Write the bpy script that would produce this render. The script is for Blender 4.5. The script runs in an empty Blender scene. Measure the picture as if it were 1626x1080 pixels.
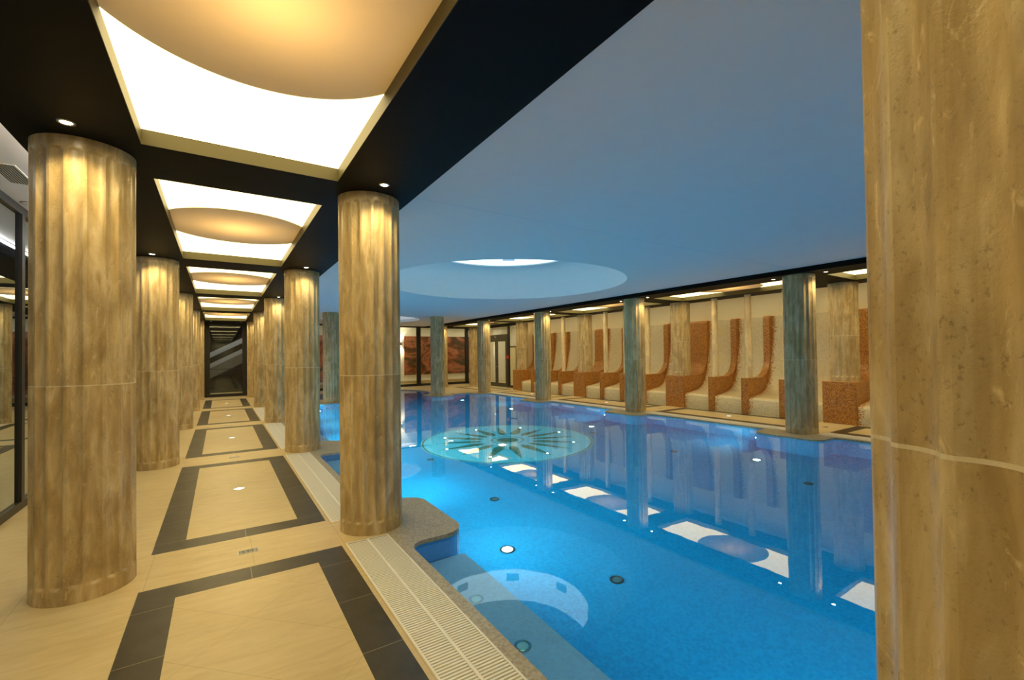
import bpy, bmesh, math, random
from math import pi, sin, cos, radians
from mathutils import Vector, Matrix
from mathutils.geometry import tessellate_polygon
random.seed(7)
S = bpy.context.scene
COL = S.collection
PI = pi
# ---------------------------------------------------------------- measured layout (metres; X across the pool, Y along the walkway)
P = 4.2603                       # column bay
YC = 4.374                       # first column row ahead of the camera
XL, XR, X2, X3 = -0.805, 1.203, 9.614, 11.62
R = 0.28
H = 3.10                         # black soffit
HP = 3.20                        # pool ceiling
MX = XR + X2                     # mirror: x -> MX - x
YROW = [YC - P, YC, YC + P, YC + 2*P, YC + 3*P, 21.6]      # index 0 is beside the camera
ORD = ['nearest', 'second', 'third', 'fourth', 'fifth', 'sixth', 'seventh']

# ---------------------------------------------------------------- object helpers
def obj(name, me, mat, parent=None, loc=None, smooth=False, angle=None):
    if isinstance(me, bmesh.types.BMesh):
        bm = me
        me = bpy.data.meshes.new(name)
        bm.normal_update(); bm.to_mesh(me); bm.free()
    if mat is not None and not me.materials:
        for m in (mat if isinstance(mat, (list, tuple)) else [mat]):
            me.materials.append(m)
    if smooth:
        me.polygons.foreach_set('use_smooth', [True]*len(me.polygons))
        if angle: me.set_sharp_from_angle(angle=radians(angle))
    o = bpy.data.objects.new(name, me)
    COL.objects.link(o)
    if parent: o.parent = parent
    if loc: o.location = loc
    return o
def thing(name, label, cat, loc=(0,0,0), rz=0, group=None):
    o = bpy.data.objects.new(name, None); COL.objects.link(o)
    o.empty_display_size = .1
    o.location = loc; o.rotation_euler = (0,0,rz)
    o['label'] = label; o['category'] = cat
    if group: o['group'] = group
    return o
def tag(o, label, cat, group=None, kind=None):
    o['label'] = label; o['category'] = cat
    if group: o['group'] = group
    if kind: o['kind'] = kind
    return o
def struct(o, label=None):
    o['kind'] = 'structure'
    if label: o['label'] = label
    return o
def dup(root, loc, label=None, group=None, rz=None):
    r = root.copy(); COL.objects.link(r); r.location = loc
    if rz is not None: r.rotation_euler = (0,0,rz)
    if label: r['label'] = label
    if group: r['group'] = group
    for ch in list(root.children):
        c = ch.copy(); COL.objects.link(c); c.parent = r
        for g in ch.children:
            d = g.copy(); COL.objects.link(d); d.parent = c
    return r
def box(bm, x0, x1, y0, y1, z0, z1, mi=0):
    vs = [bm.verts.new((x,y,z)) for z in (z0,z1) for y in (y0,y1) for x in (x0,x1)]
    for f in ((0,2,3,1),(4,5,7,6),(0,1,5,4),(2,6,7,3),(0,4,6,2),(1,3,7,5)):
        bm.faces.new([vs[i] for i in f]).material_index = mi
def BM(): return bmesh.new()
def boxes(*bs):
    bm = BM()
    for b in bs: box(bm, *b)
    return bm
def bevel(bm, w, seg=2):
    bmesh.ops.bevel(bm, geom=[e for e in bm.edges if e.is_manifold and e.calc_face_angle() > .6], offset=w, segments=seg, affect='EDGES', profile=.6)
    return bm
def lathe(bm, prof, n=32, c=(0,0,0), close=False, mi=0):
    rings = []
    for r, z in prof:
        if r < 1e-6: rings.append([bm.verts.new((c[0],c[1],c[2]+z))])
        else: rings.append([bm.verts.new((c[0]+r*cos(2*PI*k/n), c[1]+r*sin(2*PI*k/n), c[2]+z)) for k in range(n)])
    for a, b in zip(rings, rings[1:]):
        for k in range(n):
            k2 = (k+1) % n
            if len(a) == 1: f = [a[0], b[k2], b[k]]
            elif len(b) == 1: f = [a[k], a[k2], b[0]]
            else: f = [a[k], a[k2], b[k2], b[k]]
            bm.faces.new(f).material_index = mi
    return bm
def extrude_xz(bm, pts, y0, y1, mi=0):
    a = [bm.verts.new((x, y0, z)) for x, z in pts]; b = [bm.verts.new((x, y1, z)) for x, z in pts]
    n = len(pts)
    for i in range(n):
        bm.faces.new((a[i], a[(i+1)%n], b[(i+1)%n], b[i])).material_index = mi
    bm.faces.new(a[::-1]).material_index = mi; bm.faces.new(b).material_index = mi
    bmesh.ops.recalc_face_normals(bm, faces=bm.faces[:])
    return bm
def poly_holes(bm, loops, z, up=True, mi=0):
    vv = [[Vector((x,y,z)) for x,y in l] for l in loops]
    flat = [v for l in vv for v in l]
    bv = [bm.verts.new(v) for v in flat]
    for t in tessellate_polygon(vv):
        a,b,c = (flat[i] for i in t)
        nz = (b-a).cross(c-a).z
        if abs(nz) < 1e-9: continue
        idx = list(t) if (nz > 0) == up else list(t)[::-1]
        try: bm.faces.new([bv[i] for i in idx]).material_index = mi
        except ValueError: pass
    return bm
def tube(bm, pts, r, n=10):
    rings = []
    pts = [Vector(p) for p in pts]
    for i, p in enumerate(pts):
        d = (pts[min(i+1,len(pts)-1)] - pts[max(i-1,0)]).normalized()
        u = d.orthogonal().normalized(); v = d.cross(u)
        rings.append([bm.verts.new(p + r*(cos(2*PI*k/n)*u + sin(2*PI*k/n)*v)) for k in range(n)])
    for a, b in zip(rings, rings[1:]):
        for k in range(n): bm.faces.new((a[k], a[(k+1)%n], b[(k+1)%n], b[k]))
    bm.faces.new(rings[0][::-1]); bm.faces.new(rings[-1])
    bmesh.ops.recalc_face_normals(bm, faces=bm.faces[:])
    return bm

# ---------------------------------------------------------------- material helpers
class G:
    """tiny expression helper over a node tree"""
    def __init__(s, name):
        s.m = bpy.data.materials.new(name); s.m.use_nodes = True
        s.t = s.m.node_tree; s.t.nodes.clear()
        s.out = s.t.nodes.new('ShaderNodeOutputMaterial')
    def n(s, typ, **kw):
        nd = s.t.nodes.new('ShaderNode'+typ)
        for k, v in kw.items(): setattr(nd, k, v)
        return nd
    def put(s, sock, v):
        if isinstance(v, bpy.types.NodeSocket): s.t.links.new(v, sock)
        elif isinstance(v, (tuple, list)) and len(v) == 3 and sock.type == 'RGBA': sock.default_value = (*v, 1)
        else: sock.default_value = v
    def m_(s, op, a, b=0.0, c=None, clamp=False):
        nd = s.n('Math', operation=op); nd.use_clamp = clamp
        s.put(nd.inputs[0], a); s.put(nd.inputs[1], b)
        if c is not None: s.put(nd.inputs[2], c)
        return nd.outputs[0]
    def add(s,a,b): return s.m_('ADD',a,b)
    def sub(s,a,b): return s.m_('SUBTRACT',a,b)
    def mul(s,a,b): return s.m_('MULTIPLY',a,b)
    def lt(s,a,b): return s.m_('LESS_THAN',a,b)
    def gt(s,a,b): return s.m_('GREATER_THAN',a,b)
    def mod(s,a,b): return s.m_('FLOORED_MODULO',a,b)
    def coords(s, kind='Object'):
        return s.n('TexCoord').outputs[kind]
    def xyz(s, v):
        nd = s.n('SeparateXYZ'); s.put(nd.inputs[0], v); return nd.outputs
    def vec(s, x, y, z):
        nd = s.n('CombineXYZ')
        for i, q in enumerate((x,y,z)): s.put(nd.inputs[i], q)
        return nd.outputs[0]
    def vm(s, op, a, b=(0,0,0)):
        nd = s.n('VectorMath', operation=op); s.put(nd.inputs[0], a); s.put(nd.inputs[1], b); return nd.outputs[0]
    def mix(s, f, a, b, mode='MIX'):
        nd = s.n('MixRGB', blend_type=mode); s.put(nd.inputs[0], f); s.put(nd.inputs[1], a); s.put(nd.inputs[2], b); return nd.outputs[0]
    def ramp(s, f, stops, interp='LINEAR'):
        nd = s.n('ValToRGB'); nd.color_ramp.interpolation = interp; cr = nd.color_ramp
        while len(cr.elements) < len(stops): cr.elements.new(.5)
        for e, (p, c) in zip(cr.elements, stops): e.position = p; e.color = (*c, 1)
        s.put(nd.inputs[0], f); return nd.outputs[0]
    def noise(s, v, scale, detail=3, rough=.5, dist=0):
        nd = s.n('TexNoise'); s.put(nd.inputs['Vector'], v); nd.inputs['Scale'].default_value = scale
        nd.inputs['Detail'].default_value = detail; nd.inputs['Roughness'].default_value = rough; nd.inputs['Distortion'].default_value = dist
        return nd.outputs[0]
    def white(s, v):
        nd = s.n('TexWhiteNoise'); nd.noise_dimensions = '3D'; s.put(nd.inputs['Vector'], v); return nd.outputs['Value']
    def bump(s, h, strength=.2, dist=.01):
        nd = s.n('Bump'); s.put(nd.inputs['Height'], h); nd.inputs['Strength'].default_value = strength; nd.inputs['Distance'].default_value = dist
        return nd.outputs[0]
    def bsdf(s, color, rough=.5, metal=0, spec=.5, normal=None, emit=None, es=0):
        nd = s.n('BsdfPrincipled'); s.put(nd.inputs['Base Color'], color); s.put(nd.inputs['Roughness'], rough)
        nd.inputs['Metallic'].default_value = metal; nd.inputs['Specular IOR Level'].default_value = spec
        if normal is not None: s.put(nd.inputs['Normal'], normal)
        if emit: nd.inputs['Emission Color'].default_value = (*emit, 1); nd.inputs['Emission Strength'].default_value = es
        s.t.links.new(nd.outputs[0], s.out.inputs[0]); return s.m
def plain(name, c, rough=.5, metal=0, spec=.5):
    g = G(name)
    v = g.noise(g.coords(), 6, 4)
    col = g.mix(g.mul(v, .25), c, tuple(x*.8 for x in c))
    return g.bsdf(col, rough, metal, spec)
def emis(name, c, s):
    g = G(name); e = g.n('Emission'); e.inputs[0].default_value = (*c, 1); e.inputs[1].default_value = s
    g.t.links.new(e.outputs[0], g.out.inputs[0]); return g.m

def travertine(name, A, B, C_, zscale=.16):
    g = G(name)
    oc = g.coords(); rnd = g.n('ObjectInfo').outputs['Random']
    x, y, z = g.xyz(oc)
    off = g.mul(rnd, 37.0)
    v = g.vec(g.add(x, off), g.add(y, off), g.mul(z, zscale))
    band = g.noise(v, 13, 5, .55, .5)
    v2 = g.vec(g.add(x, off), g.add(y, off), g.mul(z, .45))
    cloud = g.noise(v2, 5, 4, .6, .8)
    v3 = g.vec(g.add(x, off), y, g.mul(z, .35))
    vein = g.noise(v3, 22, 6, .7, 1.2)
    col = g.ramp(band, [(.30, B), (.47, A), (.60, C_), (.74, B)])
    col = g.mix(g.mul(g.ramp(cloud, [(.42,(0,0,0)),(.66,(1,1,1))]), .55), col, tuple(q*.62 for q in B))
    col = g.mix(g.ramp(vein, [(.60,(0,0,0)),(.70,(.5,.5,.5))]), col, tuple(min(1,q*1.35) for q in C_))
    pits = g.noise(g.vec(g.add(x,off), y, g.mul(z,.8)), 90, 3, .7)
    mask = g.ramp(cloud, [(.40,(0,0,0)),(.55,(1,1,1))])
    pm = g.mul(g.ramp(pits, [(.30,(1,1,1)),(.42,(0,0,0))]), mask)
    col = g.mix(g.mul(pm, .55), col, tuple(q*.35 for q in B))
    nrm = g.bump(g.add(g.mul(pits, .5), g.mul(band, .6)), .35, .006)
    return g.bsdf(col, g.add(.20, g.mul(cloud, .2)), 0, .5, nrm)

def mosaic(name, cols, size, grout=None, rough=.35, scatter=None):
    """small tesserae; cols = ramp stops over a random value per tile"""
    g = G(name); oc = g.coords()
    s = g.vm('SCALE', oc); s.node.inputs['Scale'].default_value = 1.0/size
    sh = g.vm('ADD', s, (.37,.41,.29))
    cell = g.vm('FLOOR', sh)
    w = g.white(cell)
    col = g.ramp(w, cols, 'CONSTANT')
    big = g.noise(oc, 2.2, 3)
    col = g.mix(g.mul(big, .35), col, tuple(q*.6 for q in cols[0][1]))
    if scatter:
        # scattered contrasting tesserae close to the +Y edge of the seat (object space)
        edge, width, c2 = scatter
        y = g.xyz(oc)[1]
        d = g.m_('DIVIDE', g.sub(edge, y), width, clamp=True)
        thr = g.mul(g.sub(1.0, d), g.sub(1.0, d))
        w2 = g.white(g.vm('ADD', cell, (17.3, 5.1, 9.7)))
        col = g.mix(g.lt(w2, g.mul(thr, .95)), col, c2)
    return g.bsdf(col, rough, 0, .5, g.bump(w, .25, .002))

M = {}
M['trav'] = travertine('travertine', (.58,.43,.21), (.43,.30,.125), (.72,.58,.34))
M['trav_post'] = travertine('pale_travertine', (.76,.60,.34), (.66,.49,.25), (.82,.70,.44))
M['joint'] = plain('pale_joint', (.75,.66,.46), .6)
M['black'] = plain('black_soffit', (.0035,.0035,.003), .6, 0, .10)
M['fascia'] = plain('olive_fascia', (.072,.060,.016), .5)
M['frame'] = plain('black_metal', (.02,.02,.019), .4, 0, .5)
M['steel'] = plain('brushed_steel', (.55,.55,.54), .3, 1)
M['whiteceil'] = plain('white_ceiling_paint', (.90,.90,.91), .75, 0, .25)
M['cream'] = plain('cream_plaster', (.86,.76,.50), .8)
M['whitewall'] = plain('white_plaster', (.82,.80,.72), .8)
M['dark'] = plain('dark_shaft', (.03,.028,.026), .7)
M['grate'] = plain('white_grating_plastic', (.90,.88,.80), .4)
M['channel'] = plain('overflow_channel', (.10,.085,.05), .6)
M['panel_light'] = emis('luminous_membrane', (1.0,.775,.345), 2.75)
M['dish'] = plain('cream_dish', (.52,.50,.45), .7)
M['bulb'] = emis('downlight_bulb', (1.0,.88,.60), 30)
M['recess_glow'] = emis('bay_recess_glow', (.80,.92,1.0), .28)  # glow put into the recess cap in place of light falling on it
M['cove'] = emis('cove_strip', (1.0,.80,.42), 9)
M['stair_fill'] = emis('stair_fill_glow', (.85,.93,1.0), 90)
M['fill_strip'] = emis('added_fill_strip', (1.0,.93,.80), 7)
M['drum_glow'] = emis('lantern_drum_glow', (.62,.91,1.0), 1.65)
M['night_glass'] = plain('night_roof_glass', (.05,.10,.16), .3)
M['sky_box'] = plain('lantern_panel', (.62,.78,.92), .6)
M['pool_bulb'] = emis('pool_bulb', (.75,.92,1.0), 35)
M['fixlens'] = plain('dark_lens', (.10,.16,.17), .2)
M['paleglass'] = plain('pale_lens', (.92,.95,.93), .15)
M['red'] = plain('red_plastic', (.55,.03,.02), .4)
M['sconce_light'] = emis('sconce_glow', (1.0,.86,.6), 14)
M['lobby_light'] = emis('lobby_lamp', (1.0,.84,.52), 30)
M['floor_glint'] = emis('glossy_floor_fitting', (1.0,.97,.88), 1.3)
M['tan'] = plain('tan_baseboard', (.42,.30,.13), .6)
M['copmos'] = mosaic('coping_mosaic', [(0,(.40,.35,.24)),(.3,(.46,.41,.29)),(.6,(.35,.30,.20)),(.8,(.52,.47,.34))], .016)
M['stepmos'] = mosaic('step_mosaic', [(0,(.84,.76,.92)),(.3,(.86,.79,.94)),(.6,(.80,.72,.88)),(.8,(.88,.82,.95))], .022)
M['orange'] = mosaic('orange_mosaic', [(0,(.42,.165,.025)),(.25,(.55,.245,.04)),(.5,(.30,.11,.018)),(.7,(.62,.31,.07)),(.9,(.48,.27,.12))], .020, rough=.3)
M['creammos'] = mosaic('cream_mosaic', [(0,(.72,.62,.38)),(.3,(.78,.68,.44)),(.6,(.67,.57,.34)),(.8,(.82,.73,.50))], .020, rough=.3, scatter=(.385,.17,(.46,.17,.025)))
M['pooltile'] = mosaic('blue_pool_mosaic', [(0,(.005,.315,.61)),(.3,(.007,.345,.65)),(.6,(.004,.285,.56)),(.8,(.009,.37,.68))], .022, rough=.5)
M['m_cyan'] = mosaic('cyan_pool_mosaic', [(0,(.24,.76,.88)),(.4,(.29,.82,.92)),(.7,(.20,.70,.83))], .022, rough=.5)
M['m_green'] = mosaic('green_pool_mosaic', [(0,(.07,.24,.19)),(.4,(.12,.30,.21)),(.7,(.18,.27,.16))], .03, rough=.5)

# floor: cream slabs with dark framed panels along both walkways
def floor_mat():
    g = G('slab_floor'); oc = g.coords(); x, y, z = g.xyz(oc)
    right = g.gt(x, 5.4)
    xm = g.add(g.mul(right, g.sub(MX, x)), g.mul(g.sub(1.0, right), x))
    yl = g.mod(g.sub(y, .4795), P)
    def rect(x0, x1, y0, y1):
        a = g.mul(g.gt(xm, x0), g.lt(xm, x1)); b = g.mul(g.gt(yl, y0), g.lt(yl, y1)); return g.mul(a, b)
    rng = g.lt(y, 21.4)
    outer = g.mul(rect(-.477, .860, 0, 3.561), rng); inner = g.mul(rect(-.257, .637, .225, 3.335), rng)
    band = g.mul(outer, g.sub(1.0, inner))
    n1 = g.noise(oc, 1.3, 5, .6, .4); n2 = g.noise(g.vec(g.mul(x,1.0), g.mul(y,5.0), 0.0), 3.5, 5, .6, .8)
    cream = g.ramp(g.add(g.mul(n1,.5), g.mul(n2,.5)), [(.3,(.52,.40,.20)),(.5,(.63,.50,.27)),(.7,(.70,.58,.34))])
    # slab joints: 45 degree in panels, straight elsewhere
    u = g.add(x, y); v = g.sub(x, y)
    def line(c, s, w): return g.lt(g.m_('ABSOLUTE', g.sub(g.mod(c, s), s/2)), w)
    diag = g.mul(g.m_('MAXIMUM', line(u, .62, .0022), line(v, 1.24, .0018)), inner)
    stra = g.mul(g.m_('MAXIMUM', line(g.add(xm, .117), .669, .0022), line(g.add(yl, .35), P/4, .002)), g.sub(1.0, outer))
    lines = g.m_('MAXIMUM', diag, stra)
    cream = g.mix(g.mul(lines, .55), cream, (.33,.24,.10))
    dk = g.ramp(g.noise(oc, 6, 6, .65), [(.3,(.030,.027,.021)),(.7,(.060,.053,.040))])
    dl = g.mul(g.m_('MAXIMUM', line(g.add(yl, .07), .6, .003), g.mul(line(g.add(xm,.477-.668+.334), .668, .003), g.m_('MAXIMUM', g.lt(yl,.225), g.gt(yl,3.335)))), 1.0)
    dk = g.mix(dl, dk, (.25,.21,.14))
    col = g.mix(band, cream, dk)
    return g.bsdf(col, g.add(.30, g.mul(n1, .15)), 0, .5)
M['floor'] = floor_mat()

def glass_mat(name, ior, tint, rough=0.0, floor=0.0, refl=(.95,.95,.95)):
    g = G(name)
    back = g.n('NewGeometry').outputs['Backfacing']      # same reflectance on both faces of the pane
    f = g.n('Fresnel'); g.put(f.inputs[0], g.add(g.mul(back, 1/ior), g.mul(g.sub(1.0, back), ior)))
    t = g.n('BsdfTransparent'); t.inputs[0].default_value = (*tint, 1)
    r = g.n('BsdfGlossy'); r.inputs['Roughness'].default_value = rough; r.inputs[0].default_value = (*refl,1)
    mx = g.n('MixShader'); g.t.links.new(g.m_('MAXIMUM', f.outputs[0], floor), mx.inputs[0]); g.t.links.new(t.outputs[0], mx.inputs[1]); g.t.links.new(r.outputs[0], mx.inputs[2])
    g.t.links.new(mx.outputs[0], g.out.inputs[0]); return g.m
M['glass'] = glass_mat('clear_glass', 1.45, (.93,.95,.93))
M['glass_dark'] = glass_mat('solar_glass', 3.0, (.35,.37,.37), 0, .68, (.80,.89,1.0))
def water_mat():
    g = G('pool_water'); oc = g.coords()
    nrm = g.bump(g.noise(oc, 2.6, 2, .5), .06, .006)
    f = g.n('Fresnel'); f.inputs[0].default_value = 1.333; g.put(f.inputs['Normal'], nrm)
    t = g.n('BsdfRefraction'); t.inputs['Color'].default_value = (.52,.90,.99,1); t.inputs['Roughness'].default_value = 0; t.inputs['IOR'].default_value = 1.333; g.put(t.inputs['Normal'], nrm)
    r = g.n('BsdfGlossy'); r.inputs['Roughness'].default_value = 0.0; r.inputs[0].default_value = (1,1,1,1); g.put(r.inputs['Normal'], nrm)
    mx = g.n('MixShader'); g.t.links.new(f.outputs[0], mx.inputs[0]); g.t.links.new(t.outputs[0], mx.inputs[1]); g.t.links.new(r.outputs[0], mx.inputs[2])
    g.t.links.new(mx.outputs[0], g.out.inputs[0]); return g.m
M['water'] = water_mat()
def membrane_mat():
    g = G('stretched_membrane')
    t = g.n('BsdfTranslucent'); t.inputs[0].default_value = (.62,.60,.54,1)
    d = g.n('BsdfDiffuse'); d.inputs[0].default_value = (.55,.52,.47,1)
    mx = g.n('MixShader'); mx.inputs[0].default_value = .5; g.t.links.new(d.outputs[0], mx.inputs[1]); g.t.links.new(t.outputs[0], mx.inputs[2])
    g.t.links.new(mx.outputs[0], g.out.inputs[0]); return g.m
M['membrane'] = membrane_mat(); M['box_white'] = plain('lamp_box_grey', (.25,.25,.25), .8)
def painting_mat(name, seed, stops):
    g = G(name); oc = g.coords(); x, y, z = g.xyz(oc)
    v = g.vec(g.add(g.mul(x, .38), seed), seed, g.mul(z, .62))
    n = g.noise(v, 1.35, 5, .5, 2.2)
    fine = g.noise(g.vec(x, g.add(z, seed), 0.0), 5, 5, .6, 1.0)
    col = g.ramp(g.add(g.mul(n,.85), g.mul(fine,.15)), stops)
    return g.bsdf(col, .35)
M['paint1'] = painting_mat('rust_abstract', 3.1, [(.36,(.02,.012,.006)),(.44,(.07,.028,.010)),(.50,(.22,.055,.018)),(.56,(.40,.14,.07)),(.63,(.10,.04,.015)),(.72,(.48,.20,.11))])
M['paint2'] = painting_mat('pink_abstract', 8.4, [(.30,(.04,.02,.01)),(.44,(.24,.07,.03)),(.52,(.50,.20,.13)),(.60,(.16,.10,.07)),(.7,(.45,.15,.07))])

# ================================================================ SETTING
# pool outline (counter clockwise from near left), with a shelf around every column
XA, XB = 1.345, MX - 1.345
def rounded(pts, radii, seg=7):
    """round every corner of a closed polygon"""
    out = []; n = len(pts)
    for i in range(n):
        p0, p, p1 = (Vector(pts[(i+k) % n]) for k in (-1,0,1))
        r = radii[i]
        if r <= 0: out.append(tuple(p)); continue
        a = (p0-p).normalized(); b = (p1-p).normalized()
        ang = a.angle(b); d = r/math.tan(ang/2)
        d = min(d, .48*(p0-p).length, .48*(p1-p).length); r2 = d*math.tan(ang/2)
        c = p + (a+b).normalized()*(r2/sin(ang/2))
        s = p + a*d - c; e = p + b*d - c
        tot = s.angle(e); sg = 1 if s.x*e.y - s.y*e.x > 0 else -1
        for k in range(seg+1):
            t = sg*tot*k/seg
            out.append((c.x + s.x*cos(t) - s.y*sin(t), c.y + s.x*sin(t) + s.y*cos(t)))
    return out
def pool_outline():
    pts, rad = [], []
    def a(x, y, r=0): pts.append((x,y)); rad.append(r)
    bx = 1.905; hw = .62
    # near edge, travelling +X along Y=0, then up the right side, far edge, down the left side
    yn, yf = 0.0, 17.25
    a(bx, yn, .12); a(MX-bx, yn, .12)
    a(MX-bx, YROW[0]+hw, .22); a(XB, YROW[0]+hw, .14)
    for yc in YROW[1:4]:
        a(XB, yc-hw, .14); a(MX-bx, yc-hw, .22); a(MX-bx, yc+hw, .22); a(XB, yc+hw, .14)
    a(XB, YROW[4]-hw, .14); a(MX-bx, YROW[4]-hw, .22); a(MX-bx, yf, .14)
    # shelves around the two columns at the far end, then the round bay
    xc2, xc1 = 7.43, 3.387
    a(xc2+.55, yf, .12); a(xc2+.55, 16.62, .25); a(xc2-.42, 16.62, .25); a(xc2-.42, 17.75, 0)
    cx, cy, rr = 5.4085, 19.45, 2.45
    t0 = math.atan2(17.75-cy, xc2-.42-cx); t1 = PI - t0
    for k in range(1, 40):
        t = t0 + (t1-t0)*k/40; a(cx+rr*cos(t), cy+rr*sin(t), 0)
    a(MX-(xc2-.42), 17.75, 0); a(MX-(xc2-.42), 16.62, .25); a(MX-(xc2+.55), 16.62, .25); a(MX-(xc2+.55), yf, .12)
    a(bx, yf, .14); a(bx, YROW[4]-hw, .22); a(XA, YROW[4]-hw, .14)
    for yc in YROW[3:0:-1]:
        a(XA, yc+hw, .14); a(bx, yc+hw, .22); a(bx, yc-hw, .22); a(XA, yc-hw, .14)
    a(XA, YROW[0]+hw, .14); a(bx, YROW[0]+hw, .22)
    return rounded(pts, rad)
POOL = pool_outline()
def coping_outer():
    cx, cy, rr = 5.4085, 19.45, 2.85
    dx = math.sqrt(rr*rr - (17.6-cy)**2)
    t0 = math.atan2(17.6-cy, dx)
    pts = [(1.26,-.30),(MX-1.26,-.30),(MX-1.26,17.6)]
    pts += [(cx+rr*cos(t0+(PI-2*t0)*k/40), cy+rr*sin(t0+(PI-2*t0)*k/40)) for k in range(41)]
    pts += [(1.26,17.6)]
    return pts
COP = coping_outer()
GR = [(YROW[i]+.285, YROW[i+1]-.315) for i in range(4)]
gx0, gx1 = .895, 1.2595
holes = [COP]
for y0, y1 in GR:
    holes.append([(gx0,y0),(gx1,y0),(gx1,y1),(gx0,y1)])
    holes.append([(MX-gx1,y0),(MX-gx0,y0),(MX-gx0,y1),(MX-gx1,y1)])
bm = poly_holes(BM(), [[(-1.95,-4),(14.5,-4),(14.5,28),(-1.95,28)]] + holes, 0)
struct(obj('floor', bm, M['floor']), 'cream stone slab floor with dark framed panels')
# coping: mosaic rim with its top flush with the slabs
bm = poly_holes(BM(), [COP, POOL], 0.0)
struct(obj('trim_1', bm, M['copmos']), 'grey beige mosaic rim around the pool')
# basin
ZW, ZF = -.03, -1.35
bm = BM()
n = len(POOL)
top = [bm.verts.new((x,y,0)) for x,y in POOL]; mid = [bm.verts.new((x,y,-.055)) for x,y in POOL]; bot = [bm.verts.new((x,y,ZF)) for x,y in POOL]
for i in range(n):
    j = (i+1) % n
    bm.faces.new((top[j], top[i], mid[i], mid[j])).material_index = 1
    bm.faces.new((mid[j], mid[i], bot[i], bot[j])).material_index = 0
poly_holes(bm, [POOL], ZF)
bmesh.ops.recalc_face_normals(bm, faces=bm.faces[:])
me_b = obj('pool_basin', bm, [M['pooltile'], M['copmos']])
# make normals look into the pool
if me_b.data.polygons[-1].normal.z < 0: me_b.data.flip_normals()
struct(me_b, 'blue mosaic basin of the swimming pool')
w = obj('pool_water', poly_holes(BM(), [POOL], ZW), M['water'])
tag(w, 'still clear blue water filling the swimming pool', 'water', kind='stuff')

# submerged step along the left wall of each bay
for i in range(4):
    y0, y1 = YROW[i]+.62, YROW[i+1]-.62
    bm = bevel(boxes((XA, 1.86, y0+.02, y1-.02, ZF, -.45)), .02)
    o = obj('underwater_step', bm, M['stepmos'])
    tag(o, f'pale mosaic underwater step along the walkway side pool wall between {ORD[i]} and {ORD[i+1]} columns', 'step')
# ---------------------------------------------------------------- gratings
def grating_parts(L):
    fr = boxes((0,.012,0,L,-.03,.002),(gx1-gx0-.012,gx1-gx0,0,L,-.03,.002),(.012,gx1-gx0-.012,0,.012,-.03,.002),(.012,gx1-gx0-.012,L-.012,L,-.03,.002),
               ((gx1-gx0)/2-.009,(gx1-gx0)/2+.009,.012,L-.012,-.03,.002))
    sl = BM(); pitch = .0235; k = 0; y = .018; c = (gx1-gx0)/2
    while y < L-.03:
        for a, b in ((.013, c-.010),(c+.010, gx1-gx0-.013)):
            box(sl, a, b, y, y+.013, -.02, .001)
        y += pitch
    ch = boxes((0,gx1-gx0,0,L,-.16,-.12),(0,.003,0,L,-.12,-.03),(gx1-gx0-.003,gx1-gx0,0,L,-.12,-.03))
    return fr, sl, ch
y0, y1 = GR[0]; fr, sl, ch = grating_parts(y1-y0)
def side_name(s): return 'walkway side' if s == 0 else 'lounger side'
g0 = thing('overflow_grating', '', 'grating', (gx0, GR[0][0], 0), group='overflow gratings around the pool')
obj('frame', fr, M['grate'], g0); obj('slats', sl, M['grate'], g0); obj('channel', ch, M['channel'], g0)
for i in range(4):
    for s in (0,1):
        ln = GR[i][1]-GR[i][0]
        lab = f'white slatted overflow grating, {side_name(s)} of the pool, between {ORD[i]} and {ORD[i+1]} columns'
        loc = (gx0 if s == 0 else MX-gx1, GR[i][0], 0)
        if i == 0 and s == 0: g0['label'] = lab
        else: dup(g0, loc, lab)

# ---------------------------------------------------------------- columns
def column_drum(z0, z1, foot, head, nf=18, sub=10, depth=.018):
    """one fluted drum; foot / head = smooth band heights where the flutes stop"""
    bm = BM(); NT = nf*sub
    zs = [z0]
    def steps(a, b, k): return [a + (b-a)*q/k for q in range(1, k+1)]
    if foot: zs += [z0+foot*.9] + steps(z0+foot*.9, z0+foot+.05, 7)
    zs += steps(zs[-1], z1-(head+.05 if head else 0), 5)
    if head: zs += steps(zs[-1], z1-head*.9, 7) + [z1]
    rings = []
    for z in zs:
        row = []
        for k in range(NT):
            u = ((k % sub)/sub - .5)*2          # -1..1 across a flute
            e = .82
            d = max(0, 1-(u/e)**2)**.75 if abs(u) < e else 0
            m = 1.0
            if foot: m = min(m, max(0, min(1, (z-(z0+foot+.030*(u*u)))/.014)))
            if head: m = min(m, max(0, min(1, ((z1-head-.030*(u*u))-z)/.014)))
            r = R - depth*d*m
            t = 2*PI*k/NT
            row.append(bm.verts.new((r*cos(t), r*sin(t), z)))
        rings.append(row)
    for a, b in zip(rings, rings[1:]):
        for k in range(NT):
            bm.faces.new((a[k], a[(k+1)%NT], b[(k+1)%NT], b[k]))
    bm.faces.new(rings[0][::-1]); bm.faces.new(rings[-1])
    return bm
def make_column(name, z0, zj, z1, label, loc, group):
    c = thing(name, label, 'column', loc, group=group)
    obj('drum', column_drum(z0, zj-.004, .10, 0), M['trav'], c, smooth=True, angle=32)
    obj('drum', column_drum(zj+.004, z1, 0, .075), M['trav'], c, smooth=True, angle=32)
    obj('joint', column_drum(zj-.004, zj+.004, 0, 0), M['joint'], c)
    return c
gcol = 'fluted travertine columns around the pool'
base = make_column('fluted_column', 0, 1.432, H-.001, '', (XL, YROW[1], 0), gcol)
base['label'] = 'large fluted travertine column at the left edge of the walkway, nearest of the left row'
for i in range(2, 6):
    dup(base, (XL, YROW[i], 0), f'fluted travertine column on the left of the walkway, {ORD[i-1]} from the camera in that row', rz=i*.7)
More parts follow.
